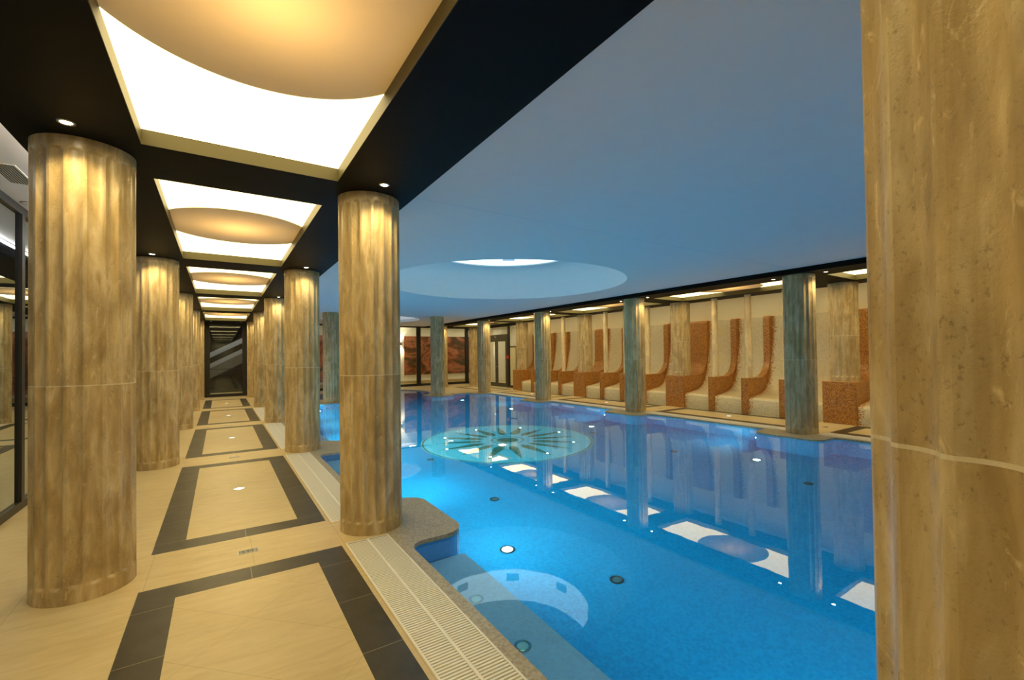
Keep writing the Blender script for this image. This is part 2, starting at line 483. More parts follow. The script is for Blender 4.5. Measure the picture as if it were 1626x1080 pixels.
labR = {0:'fluted travertine column filling the right edge of the photo, closest to the camera',
        1:'fluted travertine column on the pool rim beside the big grey shelf, nearest one seen whole'}
for i in range(0, 6):
    dup(base, (XR, YROW[i], 0), labR.get(i, f'fluted travertine column between walkway and pool, {ORD[i-1]} whole one from the camera'), rz=i*1.1+.3)
labX2 = ['big blue-lit fluted column before the loungers, rightmost and nearest of its row',
         'blue-lit fluted column before the loungers, second of its row counted from the right',
         'blue-lit fluted column before the loungers, third of its row counted from the right',
         'blue-lit fluted column at the far right pool corner, fourth of its row from the right',
         'slim gold-lit fluted column far behind the pool corner beside the lobby glazing']
for i in range(1, 6):
    dup(base, (X2, YROW[i], 0), labX2[i-1], rz=i*.9+.5)
dup(base, (11.5, 21.6, 0), 'gold-lit fluted column standing on the floor against the lobby corner glazing', rz=.2)
pc = make_column('fluted_column', 0, 1.432, HP-.001, 'grey fluted column at the far pool end, right one flanking the round bay', (7.43, 17.15, 0), gcol)
dup(pc, (3.33, 17.15, 0), 'grey fluted column at the far pool end, left one flanking the round bay')

# ---------------------------------------------------------------- mosaic loungers, dividers, pedestals, posts
XF, ZA = 11.30, .925
def arm_profile():
    pts = [(12.70,0),(XF,0),(XF,ZA),(11.93,ZA)]
    c = (11.93, ZA+.50)
    for k in range(1, 11):
        t = PI/2*k/10; pts.append((c[0]+.50*sin(t), c[1]-.50*cos(t)))
    pts += [(12.43,2.49)]
    for k in range(1, 6):
        t = PI/2*k/5; pts.append((12.43+.08*(1-cos(t)), 2.49+.08*sin(t)))
    pts += [(12.70,2.57)]
    return pts
def seat_profile():
    ctrl = [(11.325,0),(11.325,.35),(11.345,.39),(11.38,.418),(11.43,.43),(11.7,.465),(11.92,.50),(12.06,.55),(12.18,.65),(12.29,.82),(12.385,1.05),(12.46,1.35),(12.52,1.7),(12.56,2.1),(12.58,2.56),(12.70,2.56)]
    return [(12.70,0)] + ctrl
AW, SW, PW = .175, .77, .65
ap = arm_profile()
def divider(w, name, label, y, group, cat):
    o = obj(name, bevel(extrude_xz(BM(), ap, -w/2, w/2), .008, 1), M['orange'], loc=(0,y,0), smooth=True, angle=30)
    tag(o, label, cat, group); return o
seat0 = pedw = None
sp = seat_profile()
bmS = extrude_xz(BM(), sp, -SW/2+.001, SW/2-.001)
post_bm = BM(); lathe(post_bm, [(0,ZA),(.083,ZA),(.083,ZA+.004),(.080,ZA+.01),(.080,H-.001),(0,H-.001)], 28)
post0 = None; div0 = None
pos = ['immediately left of', 'second to the left of', 'third to the left of', 'immediately right of']
for i in range(0, 4):
    yp = YROW[i+1]
    pn = f'{ORD[i]} pedestal'
    if pedw is None:
        pedw = divider(PW, 'mosaic_pedestal', '', yp, 'orange mosaic pedestals', 'pedestal')
    pe = pedw if i == 0 else dup(pedw, (0, yp, 0))
    pe['label'] = ['wide orange mosaic pedestal under a fluted column, nearest and rightmost of the lounger wall',
                   'wide orange mosaic pedestal carrying a fluted column, second from the right in the lounger wall',
                   'wide orange mosaic pedestal carrying a fluted column, third from the right in the lounger wall',
                   'wide orange mosaic pedestal under a fluted column at the far left end of the loungers'][i]
    lc = make_column('fluted_column', ZA+.001, 1.93, H-.001, f'shorter gold-lit fluted column standing on the orange mosaic pedestal, {ORD[i]} from the right', (X3, yp, 0), gcol) if i == 0 else dup(lc, (X3, yp, 0), f'shorter gold-lit fluted column standing on the orange mosaic pedestal, {ORD[i]} from the right', rz=i)
    ny = 4 if i < 3 else 0
    offs = [(PW/2 + SW/2 + k*(SW+AW)) for k in range(4)]
    spots = []
    if i == 0: spots += [(-offs[0], 'first seat to the right of'), (-offs[1], 'second seat to the right of')]
    if i < 3: spots += [(offs[k], ['first seat to the left of','second seat to the left of','third seat to the left of','fourth seat to the left of'][k]) for k in range(4)]
    if i == 3: pass
    for dy, wd in spots:
        lab = f'cream mosaic lounger seat, {wd} the {ORD[i]} pedestal from the right'
        if seat0 is None:
            seat0 = obj('mosaic_lounger', bmS, M['creammos'], loc=(0,yp+dy,0), smooth=True, angle=35); tag(seat0, lab, 'lounger', 'cream mosaic loungers')
        else: dup(seat0, (0,yp+dy,0), lab)
    ds = []
    if i == 0: ds.append((-(PW/2+SW+AW/2), 'first to the right of'))
    if i < 3: ds += [(PW/2+SW+AW/2+k*(SW+AW), ['first to the left of','second to the left of','third to the left of'][k]) for k in range(3)]
    for dy, wd in ds:
        lab = f'narrow orange mosaic divider, {wd} the {ORD[i]} pedestal from the right'
        if div0 is None: div0 = divider(AW, 'lounger_divider', lab, yp+dy, 'orange mosaic dividers between loungers', 'divider')
        else: dup(div0, (0,yp+dy,0), lab)
        lab = f'slim round travertine post, {wd} the {ORD[i]} pedestal from the right'
        if post0 is None:
            post0 = obj('travertine_post', post_bm, M['trav_post'], loc=(X3-.08,yp+dy,0), smooth=True, angle=40); tag(post0, lab, 'post', 'slim posts on the lounger dividers')
        else: dup(post0, (X3-.08,yp+dy,0), lab)
# the extra seat beyond the third pedestal belongs to the bay between pedestals three and four: already placed

# ---------------------------------------------------------------- walls
def wall(name, *b, mat='cream', lab=None):
    return struct(obj(name, boxes(*b), M[mat]), lab)
wall('wall_right', (12.705,12.9,-4,17.7,0,3.5), lab='cream plaster wall above the mosaic loungers')
wall('wall_right_return', (11.95,12.705,17.50,17.7,0,3.5), lab='cream plaster return wall at the end of the loungers')
wall('wall_near', (-1.95,12.9,-4.15,-4,0,3.5), mat='whitewall')
wall('wall_lobby', (1.7,14.5,25.5,25.65,0,3.6), mat='whitewall', lab='cream white lobby wall behind the glazing')
wall('wall_lobby_right', (14.5,14.65,17.7,25.65,0,3.6), mat='whitewall')
wall('wall_lobby_near', (12.9,14.5,17.55,17.7,0,3.6), mat='whitewall')
wall('wall_stairs_left', (-1.95,-1.82,22.75,28,0,4.5), mat='dark')
wall('wall_stairs_right', (1.55,1.7,22.75,28,0,4.5), mat='dark')
wall('wall_stairs_back', (-1.95,1.7,28,28.15,0,4.5), mat='dark')
struct(obj('baseboard_lobby', boxes((1.7,14.5,25.47,25.5,0,.16)), M['tan']))

# ---------------------------------------------------------------- ceilings
def circle(cx, cy, r, n=72): return [(cx+r*cos(2*PI*k/n), cy+r*sin(2*PI*k/n)) for k in range(n)]
SX, SY, SR = 5.4085, 8.62, 2.67
YE = 22.75
bm = poly_holes(BM(), [[(1.5475,-4),(MX-1.5475,-4),(MX-1.5475,23.1),(1.5475,23.1)], circle(SX,SY,SR), circle(SX,19.4,2.0)], HP, up=False)
struct(obj('ceiling', bm, M['whiteceil']), 'smooth pool ceiling glowing blue')
struct(obj('ceiling_joint', boxes((1.55,MX-1.55,4.325,4.331,HP-.001,HP+.01)), M['sky_box']))
# shallow round recess over the bay
bm = BM(); lathe(bm, [(2.0,HP),(2.0,HP+.12),(0,HP+.12)], 72); bmesh.ops.reverse_faces(bm, faces=bm.faces[:])
for f in bm.faces:
    if len(f.verts) == 3: f.material_index = 1
struct(obj('ceiling_recess', bm, [M['whiteceil'], M['recess_glow']], loc=(SX,19.4,0)))
# skylight: dome, lantern drum, panels; glow put into the drum wall for its lighting
sk = thing('skylight', 'large round domed skylight recess glowing light blue above the pool', 'skylight', (SX,SY,HP))
bm = BM(); prof = []
for k in range(13):
    t = k/12; prof.append((SR-(SR-1.75)*(t**1.25), .75*math.sin(t*PI/2)**1.0))
lathe(bm, prof, 72); bmesh.ops.reverse_faces(bm, faces=bm.faces[:]); obj('dome', bm, M['whiteceil'], sk, smooth=True)
bm = BM(); lathe(bm, [(1.75,.75),(1.75,.78),(1.80,.78)], 72); bmesh.ops.reverse_faces(bm, faces=bm.faces[:]); obj('rim', bm, M['whiteceil'], sk, smooth=True, angle=40)
bm = BM(); lathe(bm, [(1.80,.78),(1.80,1.60)], 72); bmesh.ops.reverse_faces(bm, faces=bm.faces[:]); obj('drum', bm, M['drum_glow'], sk, smooth=True)
bm = BM(); lathe(bm, [(1.80,1.60),(0,1.60)], 72); bmesh.ops.reverse_faces(bm, faces=bm.faces[:]); obj('roof_glass', bm, M['night_glass'], sk)
for k in range(8):
    bm = boxes((-.16,.16,-.015,.015,-.08,.10))
    o = obj('panel', bm, M['sky_box'], sk); a = radians(100+45*k); o.location = (1.76*cos(a), 1.76*sin(a), .98); o.rotation_euler = (0,0,a-PI/2)

C0, CW = .4716, 3.5486
CL, CR = -.458, .847
COFY = [C0 + k*P for k in range(-1, 5)]
def soffit(x0, x1, cl, cr, name, lab):
    bm = BM(); z0, z1 = H, HP+.03
    box(bm, x0, cl, -4, YE, z0, z1); box(bm, cr, x1, -4, YE, z0, z1)
    ys = [-4] + [v for y in COFY for v in (y, y+CW)] + [YE]
    for a, b in zip(ys[::2], ys[1::2]): box(bm, cl, cr, a, b, z0, z1)
    struct(obj(name, bm, M['black']), lab)
soffit(-1.15, 1.5475, CL, CR, 'ceiling_soffit_walkway', 'black soffit over the walkway')
soffit(MX-1.5475, MX+1.15, MX-CR, MX-CL, 'ceiling_soffit_loungers', 'black soffit over the lounger aisle')
ZP = 3.209
def make_coffer(label, loc):
    c = thing('luminous_ceiling_panel', label, 'ceiling light', loc, group='luminous ceiling panels in the black soffits')
    W = CR-CL; cx = W/2; cy = CW/2; rr = .80
    # circle clipped by the two long sides
    a0 = math.acos(cx/rr); arcR = [(cx+rr*cos(t), cy+rr*sin(t)) for t in [a0+(PI-2*a0)*k/30 for k in range(31)]]   # far arc
    arcN = [(x, 2*cy-y) for x, y in arcR]                                                                          # near arc
    bm = BM()
    poly_holes(bm, [[(0,CW)] + arcR[::-1] + [(W,CW)]], 0, up=False); poly_holes(bm, [[(0,0)] + arcN[::-1] + [(W,0)]], 0, up=False)
    for v in bm.verts: v.co.z = ZP
    obj('diffuser', bm, M['panel_light'], c)
    # stretched translucent disc between the two lit fields, lamp in the box above it
    bm = BM(); poly_holes(bm, [arcR + arcN[::-1]], 0, up=False)
    for v in bm.verts: v.co.z = ZP-.004
    obj('disc', bm, M['membrane'], c)
    bm = BM(); box(bm, 0, W, cy-rr-.02, cy+rr+.02, ZP+.01, ZP+.62)
    bm.normal_update(); bmesh.ops.delete(bm, geom=[f for f in bm.faces if abs(f.calc_center_median().z-ZP-.01) < .001], context='FACES')
    obj('lamp_box', bm, M['box_white'], c)
    e = .004
    obj('fascia', boxes((0,e,0,CW,H+.0005,ZP-.006),(W-e,W,0,CW,H+.0005,ZP-.006),(e,W-e,0,e,H+.0005,ZP-.006),(e,W-e,CW-e,CW,H+.0005,ZP-.006)), M['fascia'], c)
    ld = bpy.data.lights.new('disc_lamp', 'POINT'); ld.energy = DISH; ld.color = (1,.56,.16); ld.shadow_soft_size = .06
    lo = bpy.data.objects.new('disc_lamp', ld); COL.objects.link(lo); lo.parent = c; lo.location = (cx, cy, ZP+.40)
    return c
DISH = 18
cof = None
for i, y in enumerate(COFY):
    for s in (0,1):
        if s == 1 and i == 0: continue
        lab = (f'glowing ceiling panel with round disc over the walkway, ' + (['directly overhead out of frame','largest and nearest','second from the camera','third from the camera','fourth from the camera','fifth and farthest'][i]) if s == 0
               else f'glowing ceiling panel with a round disc over the lounger aisle, {ORD[i-1]} from the right')
        loc = (CL if s == 0 else MX-CR, y, 0)
        if cof is None: cof = make_coffer(lab, loc)
        else: dup(cof, loc, lab)
# plaster ceilings outside the soffits
ceilL = struct(obj('ceiling_left', boxes((-1.95,-1.15,-4,YE,3.29,3.33)), M['whiteceil']), 'white ceiling strip beside the glass wall')
struct(obj('ceiling_right', boxes((MX+1.15,12.9,-4,17.7,3.29,3.33)), M['whiteceil']))
struct(obj('ceiling_lobby', boxes((1.7,14.5,23.1,25.65,3.40,3.45),(11.97,14.5,17.7,23.1,3.40,3.45)), M['whitewall']), 'white lobby ceiling')
struct(obj('ceiling_stairs', boxes((-1.95,1.7,22.75,28,4.45,4.5)), M['dark']))
struct(obj('ceiling_upstand', boxes((-1.16,-1.15,-4,YE,HP+.03,3.29),(MX+1.15,MX+1.16,-4,17.5,HP+.03,3.29)), M['black']))

c2 = thing('cove_light', 'added unseen fill strip on the soffit edge facing the glass wall', 'strip light', (-1.161,0,3.245))  # added strip, out of view, brightening the ceiling strip and floor by the glass
obj('channel', boxes((-.004,0,-3.8,22.5,-.014,.03)), M['whiteceil'], c2); obj('diffuser', boxes((-.008,-.004,-3.8,22.5,-.012,.028)), M['fill_strip'], c2)
cv = thing('cove_light', 'hidden warm strip light in the ceiling gap above the mosaic lounger wall', 'strip light', (12.02,0,3.27))
obj('channel', boxes((0,.06,-3.5,17.4,-.015,.02)), M['whiteceil'], cv)
obj('diffuser', boxes((.005,.055,-3.5,17.4,-.02,-.015)), M['cove'], cv)
# ---------------------------------------------------------------- recessed downlights
dl0 = None
def spot(parent, energy, color, size, blend, z):
    ld = bpy.data.lights.new('downlight_beam', 'SPOT'); ld.energy = energy; ld.color = color; ld.spot_size = radians(size); ld.spot_blend = blend; ld.shadow_soft_size = .025
    lo = bpy.data.objects.new('downlight_beam', ld); COL.objects.link(lo); lo.parent = parent; lo.location = (0,0,z); return lo
def place_dl(x, y, label, z=H):
    global dl0
    if dl0 is None:
        t = thing('recessed_downlight', label, 'downlight', (x,y,z), group='small recessed downlights beside the columns')
        b = BM(); lathe(b, [(.030,.0),(.034,-.006),(.046,-.004),(.046,0)], 24); obj('rim', b, M['steel'], t, smooth=True)
        b = BM(); lathe(b, [(0,-.002),(.030,-.002)], 20); bmesh.ops.reverse_faces(b, faces=b.faces[:])
        for f in b.faces:
            if f.normal.z > 0: f.normal_flip()
        obj('bulb', b, M['bulb'], t)
        spot(t, SPOT, (1,.80,.42), 130, .7, -.012)
        dl0 = t; return t
    return dup(dl0, (x,y,z), label)
SPOT = 17
def near_far(s): return 'in front of' if s < 0 else 'behind'
for i in range(1, 6):
    for s in (-1,1):
        if i == 5 and s > 0: continue
        place_dl(XL, YROW[i]+s*.485, f'small black soffit downlight {near_far(s)} the {ORD[i-1]} column left of the walkway')
        place_dl(X2, YROW[i]+s*.485, f'small black soffit downlight {near_far(s)} the {ORD[i-1]} column from the right before the loungers')
for i in range(0, 6):
    for s in (-1,1):
        if (i == 5 and s > 0) or (i == 0 and s < 0): continue
        nm = 'column at the right edge of the photo' if i == 0 else f'{ORD[i-1]} whole column between walkway and pool'
        place_dl(XR, YROW[i]+s*.485, f'small black soffit downlight {near_far(s)} the {nm}')
place_dl(-.30, 21.62, 'small recessed downlight before the end door of the walkway, left one')
place_dl(.72, 21.62, 'small recessed downlight before the end door of the walkway, right one')

# ---------------------------------------------------------------- pool lamps, drains, sun mosaic
CXm, CYm = 5.36, 8.55
def sun():
    bm = BM(); z = ZF + .004
    def disc(r0, r1, zz, mi, n=72):
        a = [bm.verts.new((r0*cos(2*PI*k/n), r0*sin(2*PI*k/n), zz)) for k in range(n)] if r0 > 0 else None
        b = [bm.verts.new((r1*cos(2*PI*k/n), r1*sin(2*PI*k/n), zz)) for k in range(n)]
        if a:
            for k in range(n): bm.faces.new((a[k], b[k], b[(k+1)%n], a[(k+1)%n])).material_index = mi
        else: bm.faces.new(b).material_index = mi
    disc(0, 1.90, z, 0); disc(1.84, 1.88, z+.003, 1); disc(0, .24, z+.003, 1); disc(.34, .37, z+.003, 1)
    for k in range(16):
        a = PI/8*k; tip = 1.66 if k % 2 == 0 else 1.60; hw = .115 if k % 2 == 0 else .10; r0 = .56
        prof = []
        for q in range(13):      # leaf: round inner end, long point
            t = q/12; w = hw*math.sin(min(1, t*4.5)*PI/2)**.6*(1-max(0,(t-.22)/.78))**.95
            prof.append((r0+(tip-r0)*t, w))
        loop = [(r, w) for r, w in prof] + [(r, -w) for r, w in prof[::-1][1:-1]]
        vs = [bm.verts.new((r*cos(a)-w*sin(a), r*sin(a)+w*cos(a), z+.003)) for r, w in loop]
        f = bm.faces.new(vs); f.material_index = 1; f.normal_update()
        if f.normal.z < 0: f.normal_flip()
    for f in bm.faces:
        f.normal_update()
        if f.normal.z < 0: f.normal_flip()
    return bm
o = obj('sun_mosaic', sun(), [M['m_cyan'], M['m_green']], loc=(CXm, CYm, 0))
tag(o, 'round cyan mosaic medallion with a green sixteen ray sun on the pool floor', 'mosaic')
def pool_fix(name, label, loc, lit, r=.10, group=None, cat='lamp'):
    t = thing(name, label, cat, loc, group=group)
    b = BM(); lathe(b, [(r,.0),(r,.012),(r*.82,.018),(r*.70,.012),(r*.70,.002)], 28); obj('rim', b, M['steel'] if lit == 2 else M['frame'], t, smooth=True, angle=35)
    b = BM(); lathe(b, [(r*.69,.006),(0,.010)], 24)
    for f in b.faces:
        f.normal_update()
        if f.normal.z < 0: f.normal_flip()
    obj('lens' if lit else 'cover', b, M['pool_bulb'] if lit == 1 else (M['paleglass'] if lit else M['fixlens']), t, smooth=True)
    return t
lit = [(2.67,4.29,'near the left step'),(8.0,4.40,'before the nearest lounger-side column'),(2.75,8.6,'left of the sun medallion'),(7.95,8.62,'right of the sun medallion'),(2.75,12.7,'beyond the sun medallion on the left'),(8.13,12.7,'beyond the sun medallion on the right'),(8.06,16.2,'before the far right corner'),(2.75,16.2,'before the far left corner')]
l0 = None
for x, y, wd in lit:
    lab = f'glowing white round lamp in the pool floor {wd}'
    if l0 is None: l0 = pool_fix('pool_lamp', lab, (x,y,ZF), 1, .085, 'lit lamps in the pool floor')
    else: dup(l0, (x,y,ZF), lab)
l1 = pool_fix('mosaic_lamp', '', (0,0,0), 1, .036, 'small lamps at the tips of the mosaic sun rays')
nm8 = ['right','far right','far','far left','left','near left','near','near right']
for k in range(8):
    a = PI/4*k; loc = (CXm+1.47*cos(a), CYm+1.47*sin(a), ZF+.007)
    lab = f'small lamp on the {nm8[k]} ray tip of the sun medallion'
    if k == 0: l1.location = loc; l1['label'] = lab
    else: dup(l1, loc, lab)
dr = [(3.24,3.19,'right of the lit lamp by the step'),(7.33,3.26,'before the nearest lounger-side column'),(3.27,5.59,'beyond the mosaic shelf of the nearest column'),(7.40,5.69,'at the right before the sun medallion'),(3.30,8.0,'left of the sun medallion'),(7.42,8.0,'right of the sun medallion'),(7.4,12.4,'far right beyond the sun medallion')]
d0 = None
for x, y, wd in dr:
    lab = f'dark round inlet in the pool floor {wd}'
    if d0 is None: d0 = pool_fix('pool_inlet', lab, (x,y,ZF), 0, .068, 'dark inlets in the pool floor', 'inlet')
    else: dup(d0, (x,y,ZF), lab)
s0 = pool_fix('step_lamp', 'pale round glass lamp set in the underwater step, nearest to the camera', (1.60,2.40,-.45), 2, .055, 'lamps in the underwater step')
dup(s0, (1.60,3.02,-.45), 'pale round glass lamp set in the underwater step, nearer the column shelf')
# wall lamps on the pool side of each column shelf
w0 = None
def wall_lamp(x, y, rz, lab, z=-.36):
    global w0
    if w0 is None:
        t = thing('pool_wall_lamp', lab, 'lamp', (x,y,z), rz, 'underwater wall lamps around the pool')
        b = BM(); lathe(b, [(.10,0),(.10,.015),(.08,.022),(.075,.010)], 28); bmesh.ops.rotate(b, verts=b.verts, cent=(0,0,0), matrix=Matrix.Rotation(PI/2,3,'Y')); obj('rim', b, M['steel'], t, smooth=True, angle=35)
        b = BM(); lathe(b, [(.075,.010),(0,.014)], 24); bmesh.ops.rotate(b, verts=b.verts, cent=(0,0,0), matrix=Matrix.Rotation(PI/2,3,'Y'))
        for f in b.faces:
            f.normal_update()
            if f.normal.x < 0: f.normal_flip()
        obj('lens', b, M['pool_wall'], t, smooth=True); w0 = t
        return t
    return dup(w0, (x,y,z), lab, rz=rz)
M['pool_wall'] = emis('pool_wall_bulb', (.86,1.0,.93), 590)
for i in range(1, 4):
    wall_lamp(1.906, YROW[i], 0, f'underwater wall lamp below the shelf of the {ORD[i-1]} column on the walkway side')
wall_lamp(1.906, YROW[0]+.3, 0, 'underwater wall lamp below the column at the right edge of the photo')
wall_lamp(1.906, YROW[4]-.2, 0, 'underwater wall lamp at the far left corner of the pool')
for i in range(1, 4):
    wall_lamp(1.861, (YROW[i]+YROW[i+1])/2, 0, f'added unseen fill lamp in the step front between {ORD[i]} and {ORD[i+1]} columns', -.75)  # added lamps, turned from view, to brighten the basin
for i in range(4):  # added lamps facing away from the camera, lighting the right half of the pool
    a = radians(112); o = wall_lamp(9.132+.222*cos(a), YROW[i]+.40+.222*sin(a), a, f'added unseen fill lamp on the far corner of the {ORD[i]} shelf, lounger side', -.6); o.scale = (.62,.62,.62)
# ---------------------------------------------------------------- floor fittings
def floor_drain(lab, loc):
    t = thing('floor_drain', lab, 'drain', loc, group='rectangular floor drains on the walkways')
    obj('frame', boxes((-.075,-.067,-.045,.045,0,.003),(.067,.075,-.045,.045,0,.003),(-.067,.067,-.045,-.037,0,.003),(-.067,.067,.037,.045,0,.003)), M['steel'], t)
    obj('plate', boxes((-.067,.067,-.037,.037,0,.001)), M['dark'], t)
    b = BM()
    for r in range(3):
        for h in (0, PI):
            tube(b, [(-.066+.132*k/24, -.024+.024*r + .008*sin(k/24*4*PI+h), .002) for k in range(25)], .0022, 6)
    obj('grid', b, M['steel'], t, smooth=True)
    return t
def floor_fitting(lab, loc):
    t = thing('glossy_floor_fitting', lab, 'floor fitting', loc, PI/4, group='square glossy fittings in the walkway floor')
    obj('frame', boxes((-.055,-.045,-.055,.055,0,.003),(.045,.055,-.055,.055,0,.003),(-.045,.045,-.055,-.045,0,.003),(-.045,.045,.045,.055,0,.003)), M['steel'], t)
    obj('lens', boxes((-.045,.045,-.045,.045,0,.002)), M['floor_glint'], t)  # glow stands in for the ceiling reflected in the glossy fitting
    return t
fd = fl = None
for i in range(1, 6):
    for s in (0,1):
        x = .19 if s == 0 else MX-.19
        wd = 'walkway' if s == 0 else 'lounger aisle'
        yd = YROW[i] if i < 5 else 21.41
        lab = f'small wave patterned metal floor drain in the {wd} beside the {ORD[i-1]} column'
        if i < 5:
            if fd is None: fd = floor_drain(lab, (x,yd,0))
            else: dup(fd, (x,yd,0), lab)
            yl = .4795+1.78+i*P
            lab = f'small diamond fitting with added glow in the {wd} floor beyond the {ORD[i-1]} column'
            if fl is None: fl = floor_fitting(lab, (x,yl,0))
            else: dup(fl, (x,yl,0), lab)

# ---------------------------------------------------------------- glass wall on the left (window_1)
def window(name, label): 
    o = bpy.data.objects.new(name, None); COL.objects.link(o); o['kind'] = 'structure'; o['label'] = label; return o
W1 = window('window_1', 'full height glass wall in dark metal frames left of the walkway')
obj('bottom_rail', bevel(boxes((-1.86,-1.80,-4,YE,0,.085)), .006, 1), M['frame'], W1)
obj('top_rail', bevel(boxes((-1.86,-1.80,-4,YE,3.205,3.29)), .006, 1), M['frame'], W1)
ms = [7.08 + k*2.13 for k in range(-5, 8)]
edges = [-4] + ms + [YE]
for y in ms: obj('mullion', boxes((-1.86,-1.80,y-.045,y+.045,.085,3.205)), M['frame'], W1)
for a, b in zip(edges, edges[1:]):
    if b-a > .3: obj('pane', boxes((-1.838,-1.828,a+.045 if a > -4 else a, b-.045 if b < YE else b,.085,3.205)), M['glass_dark'], W1)
vg = thing('air_vent', 'slotted air vent in the white ceiling strip beside the glass wall', 'vent', (-1.56,5.85,3.29))
obj('frame', boxes((-.09,-.08,-.28,.28,-.008,0),(.08,.09,-.28,.28,-.008,0),(-.08,.08,-.28,-.27,-.008,0),(-.08,.08,.27,.28,-.008,0)), M['whiteceil'], vg)
obj('slats', boxes(*[(-.08+.02*k,-.074+.02*k,-.27,.27,-.006,0) for k in range(9)]), M['frame'], vg)
sp_ = thing('unlit_downlight', 'round unlit white ring fitting in the ceiling strip by the first mullion', 'ceiling fitting', (-1.70,6.85,3.29))  # ring of a recessed downlight that is switched off
b = BM(); lathe(b, [(.075,0),(.07,-.008),(.055,-.008),(.05,0)], 28); obj('ring', b, M['steel'], sp_, smooth=True)
b = BM(); lathe(b, [(.05,-.002),(0,-.002)], 28); obj('cover', b, M['whiteceil'], sp_)

# ---------------------------------------------------------------- end door of the walkway (door_1) and stairs behind
D1 = window('door_1', 'tall dark framed glass door at the end of the walkway')
yd = 22.60
obj('frame', boxes((-.56,-.36,yd,yd+.12,0,3.10),(.80,.99,yd,yd+.12,0,3.10),(-.36,.80,yd,yd+.12,3.03,3.10),(-.36,.80,yd,yd+.12,0,.12)), M['frame'], D1)
obj('kick_plate', boxes((-.35,.79,yd-.004,yd,.13,.17)), M['steel'], D1)
obj('pane', boxes((-.36,.80,yd+.05,yd+.062,.12,3.03)), M['glass'], D1)
obj('push_bar', tube(BM(), [(-.36,yd-.03,1.17),(.80,yd-.03,1.17)], .012), M['frame'], D1)
# side infill beside the door
wall('wall_end_left', (-1.95,-.56,yd,YE,0,3.5), mat='cream')
wall('wall_end_right', (.99,1.56,yd,YE,0,3.5), mat='cream')
wall('wall_end_head', (-.56,.99,yd+.02,YE,3.10,4.5), mat='dark')
st = thing('staircase', 'pale staircase flight rising to the right behind the end door', 'stairs', (0,25,0))
def slab(bm, x0, x1, zl0, zh0, sl, y0, y1):
    a = [(x0,zl0),(x1,zl0+sl*(x1-x0)),(x1,zh0+sl*(x1-x0)),(x0,zh0)]
    extrude_xz(bm, a, y0, y1)
M['stairwhite'] = plain('stair_white', (.72,.74,.76), .6); M['stairbeige'] = plain('stair_beige', (.30,.27,.22), .7)
b = BM(); slab(b, -1.7, 1.5, .93, 1.17, .545, 0, .10); obj('upper_parapet', b, M['stairwhite'], st)
b = BM(); slab(b, -1.7, 1.5, .45, .66, .545, 0, .10); obj('lower_parapet', b, M['stairwhite'], st)
b = BM(); slab(b, -1.7, 1.5, -.02, .449, .545, .02, .12); obj('stringer', b, M['stairbeige'], st)
b = BM()
for k in range(16): box(b, -1.7+.2*k, -1.5+.2*k, .12, 1.3, .25+.109*k, .36+.109*k)
obj('treads', b, M['stairbeige'], st)

# ---------------------------------------------------------------- lobby glazing across the far end (window_2) and the side door wall (window_3, door_2)
YG = 23.1; XG = 11.85
W2 = window('window_2', 'black framed glazing between pool hall and lobby')
xs = [1.56, 3.0, 4.5, 5.9, 7.3, 8.93, 10.3, XG]
obj('bottom_rail', boxes((1.56,XG,YG,YG+.07,0,.13)), M['frame'], W2)
obj('top_rail', boxes((1.56,XG,YG,YG+.07,3.13,3.24)), M['frame'], W2)
for x in xs[1:-1]: obj('mullion', boxes((x-.115,x+.115,YG,YG+.07,.13,3.13)), M['frame'], W2)
obj('mullion', boxes((XG-.14,XG+.06,YG-.04,YG+.07,.0,3.24)), M['frame'], W2)
for a, b_ in zip(xs, xs[1:]): obj('pane', boxes((a+.115, b_-.115, YG+.03, YG+.04, .13, 3.13)), M['glass'], W2)
obj('handrail', tube(BM(), [(1.7,YG+.35,1.02),(6.3,YG+.35,1.02)], .02), M['frame'], W2)
struct(obj('wall_end_bulkhead', boxes((1.56,14.5,YG,YG+.07,3.24,3.6)), M['whitewall']))
W3 = window('window_3', 'dark framed side glazing beside the lobby door')
obj('frame', boxes((XG,XG+.07,17.55,17.65,0,3.10),(XG,XG+.07,18.66,18.80,.0,3.10),(XG,XG+.07,17.65,18.66,0,.12),(XG,XG+.07,17.65,YG-.14,3.02,3.10),(XG,XG+.07,20.95,21.05,0,3.02),(XG,XG+.07,21.05,YG-.14,0,.12)), M['frame'], W3)
obj('pane', boxes((XG+.03,XG+.04,17.65,18.66,.12,3.02)), M['glass'], W3)
obj('pane', boxes((XG+.03,XG+.04,21.05,YG-.14,.12,3.02)), M['glass'], W3)
obj('transom_pane', boxes((XG+.03,XG+.04,18.80,20.95,2.64,3.02)), M['glass'], W3)
D2 = window('door_2', 'grey framed double glass door to the lobby')
M['doorgrey'] = plain('door_grey', (.075,.07,.05), .45)
obj('frame', boxes((XG-.01,XG+.06,18.80,18.88,0,2.64),(XG-.01,XG+.06,20.87,20.95,0,2.64),(XG-.01,XG+.06,18.88,20.87,2.40,2.64)), M['doorgrey'], D2)
for a, b_ in ((18.885,19.87),(19.88,20.865)):
    lf = obj('door_leaf', boxes((XG,XG+.05,a,a+.11,.01,2.395),(XG,XG+.05,b_-.11,b_,.01,2.395),(XG,XG+.05,a+.11,b_-.11,.01,.20),(XG,XG+.05,a+.11,b_-.11,2.29,2.395)), M['doorgrey'], D2)
    obj('pane', boxes((XG+.02,XG+.03,a+.11,b_-.11,.20,2.29)), M['glass'], lf)
    obj('handle', tube(BM(), [(XG-.04, b_-.06 if a < 19 else a+.06, 1.02),(XG-.04, (b_-.2) if a < 19 else a+.2, 1.02)], .01), M['steel'], lf)
sg = thing('exit_sign', 'small white running figure emergency sign above the lobby door', 'sign', (XG-.012,19.92,2.53))
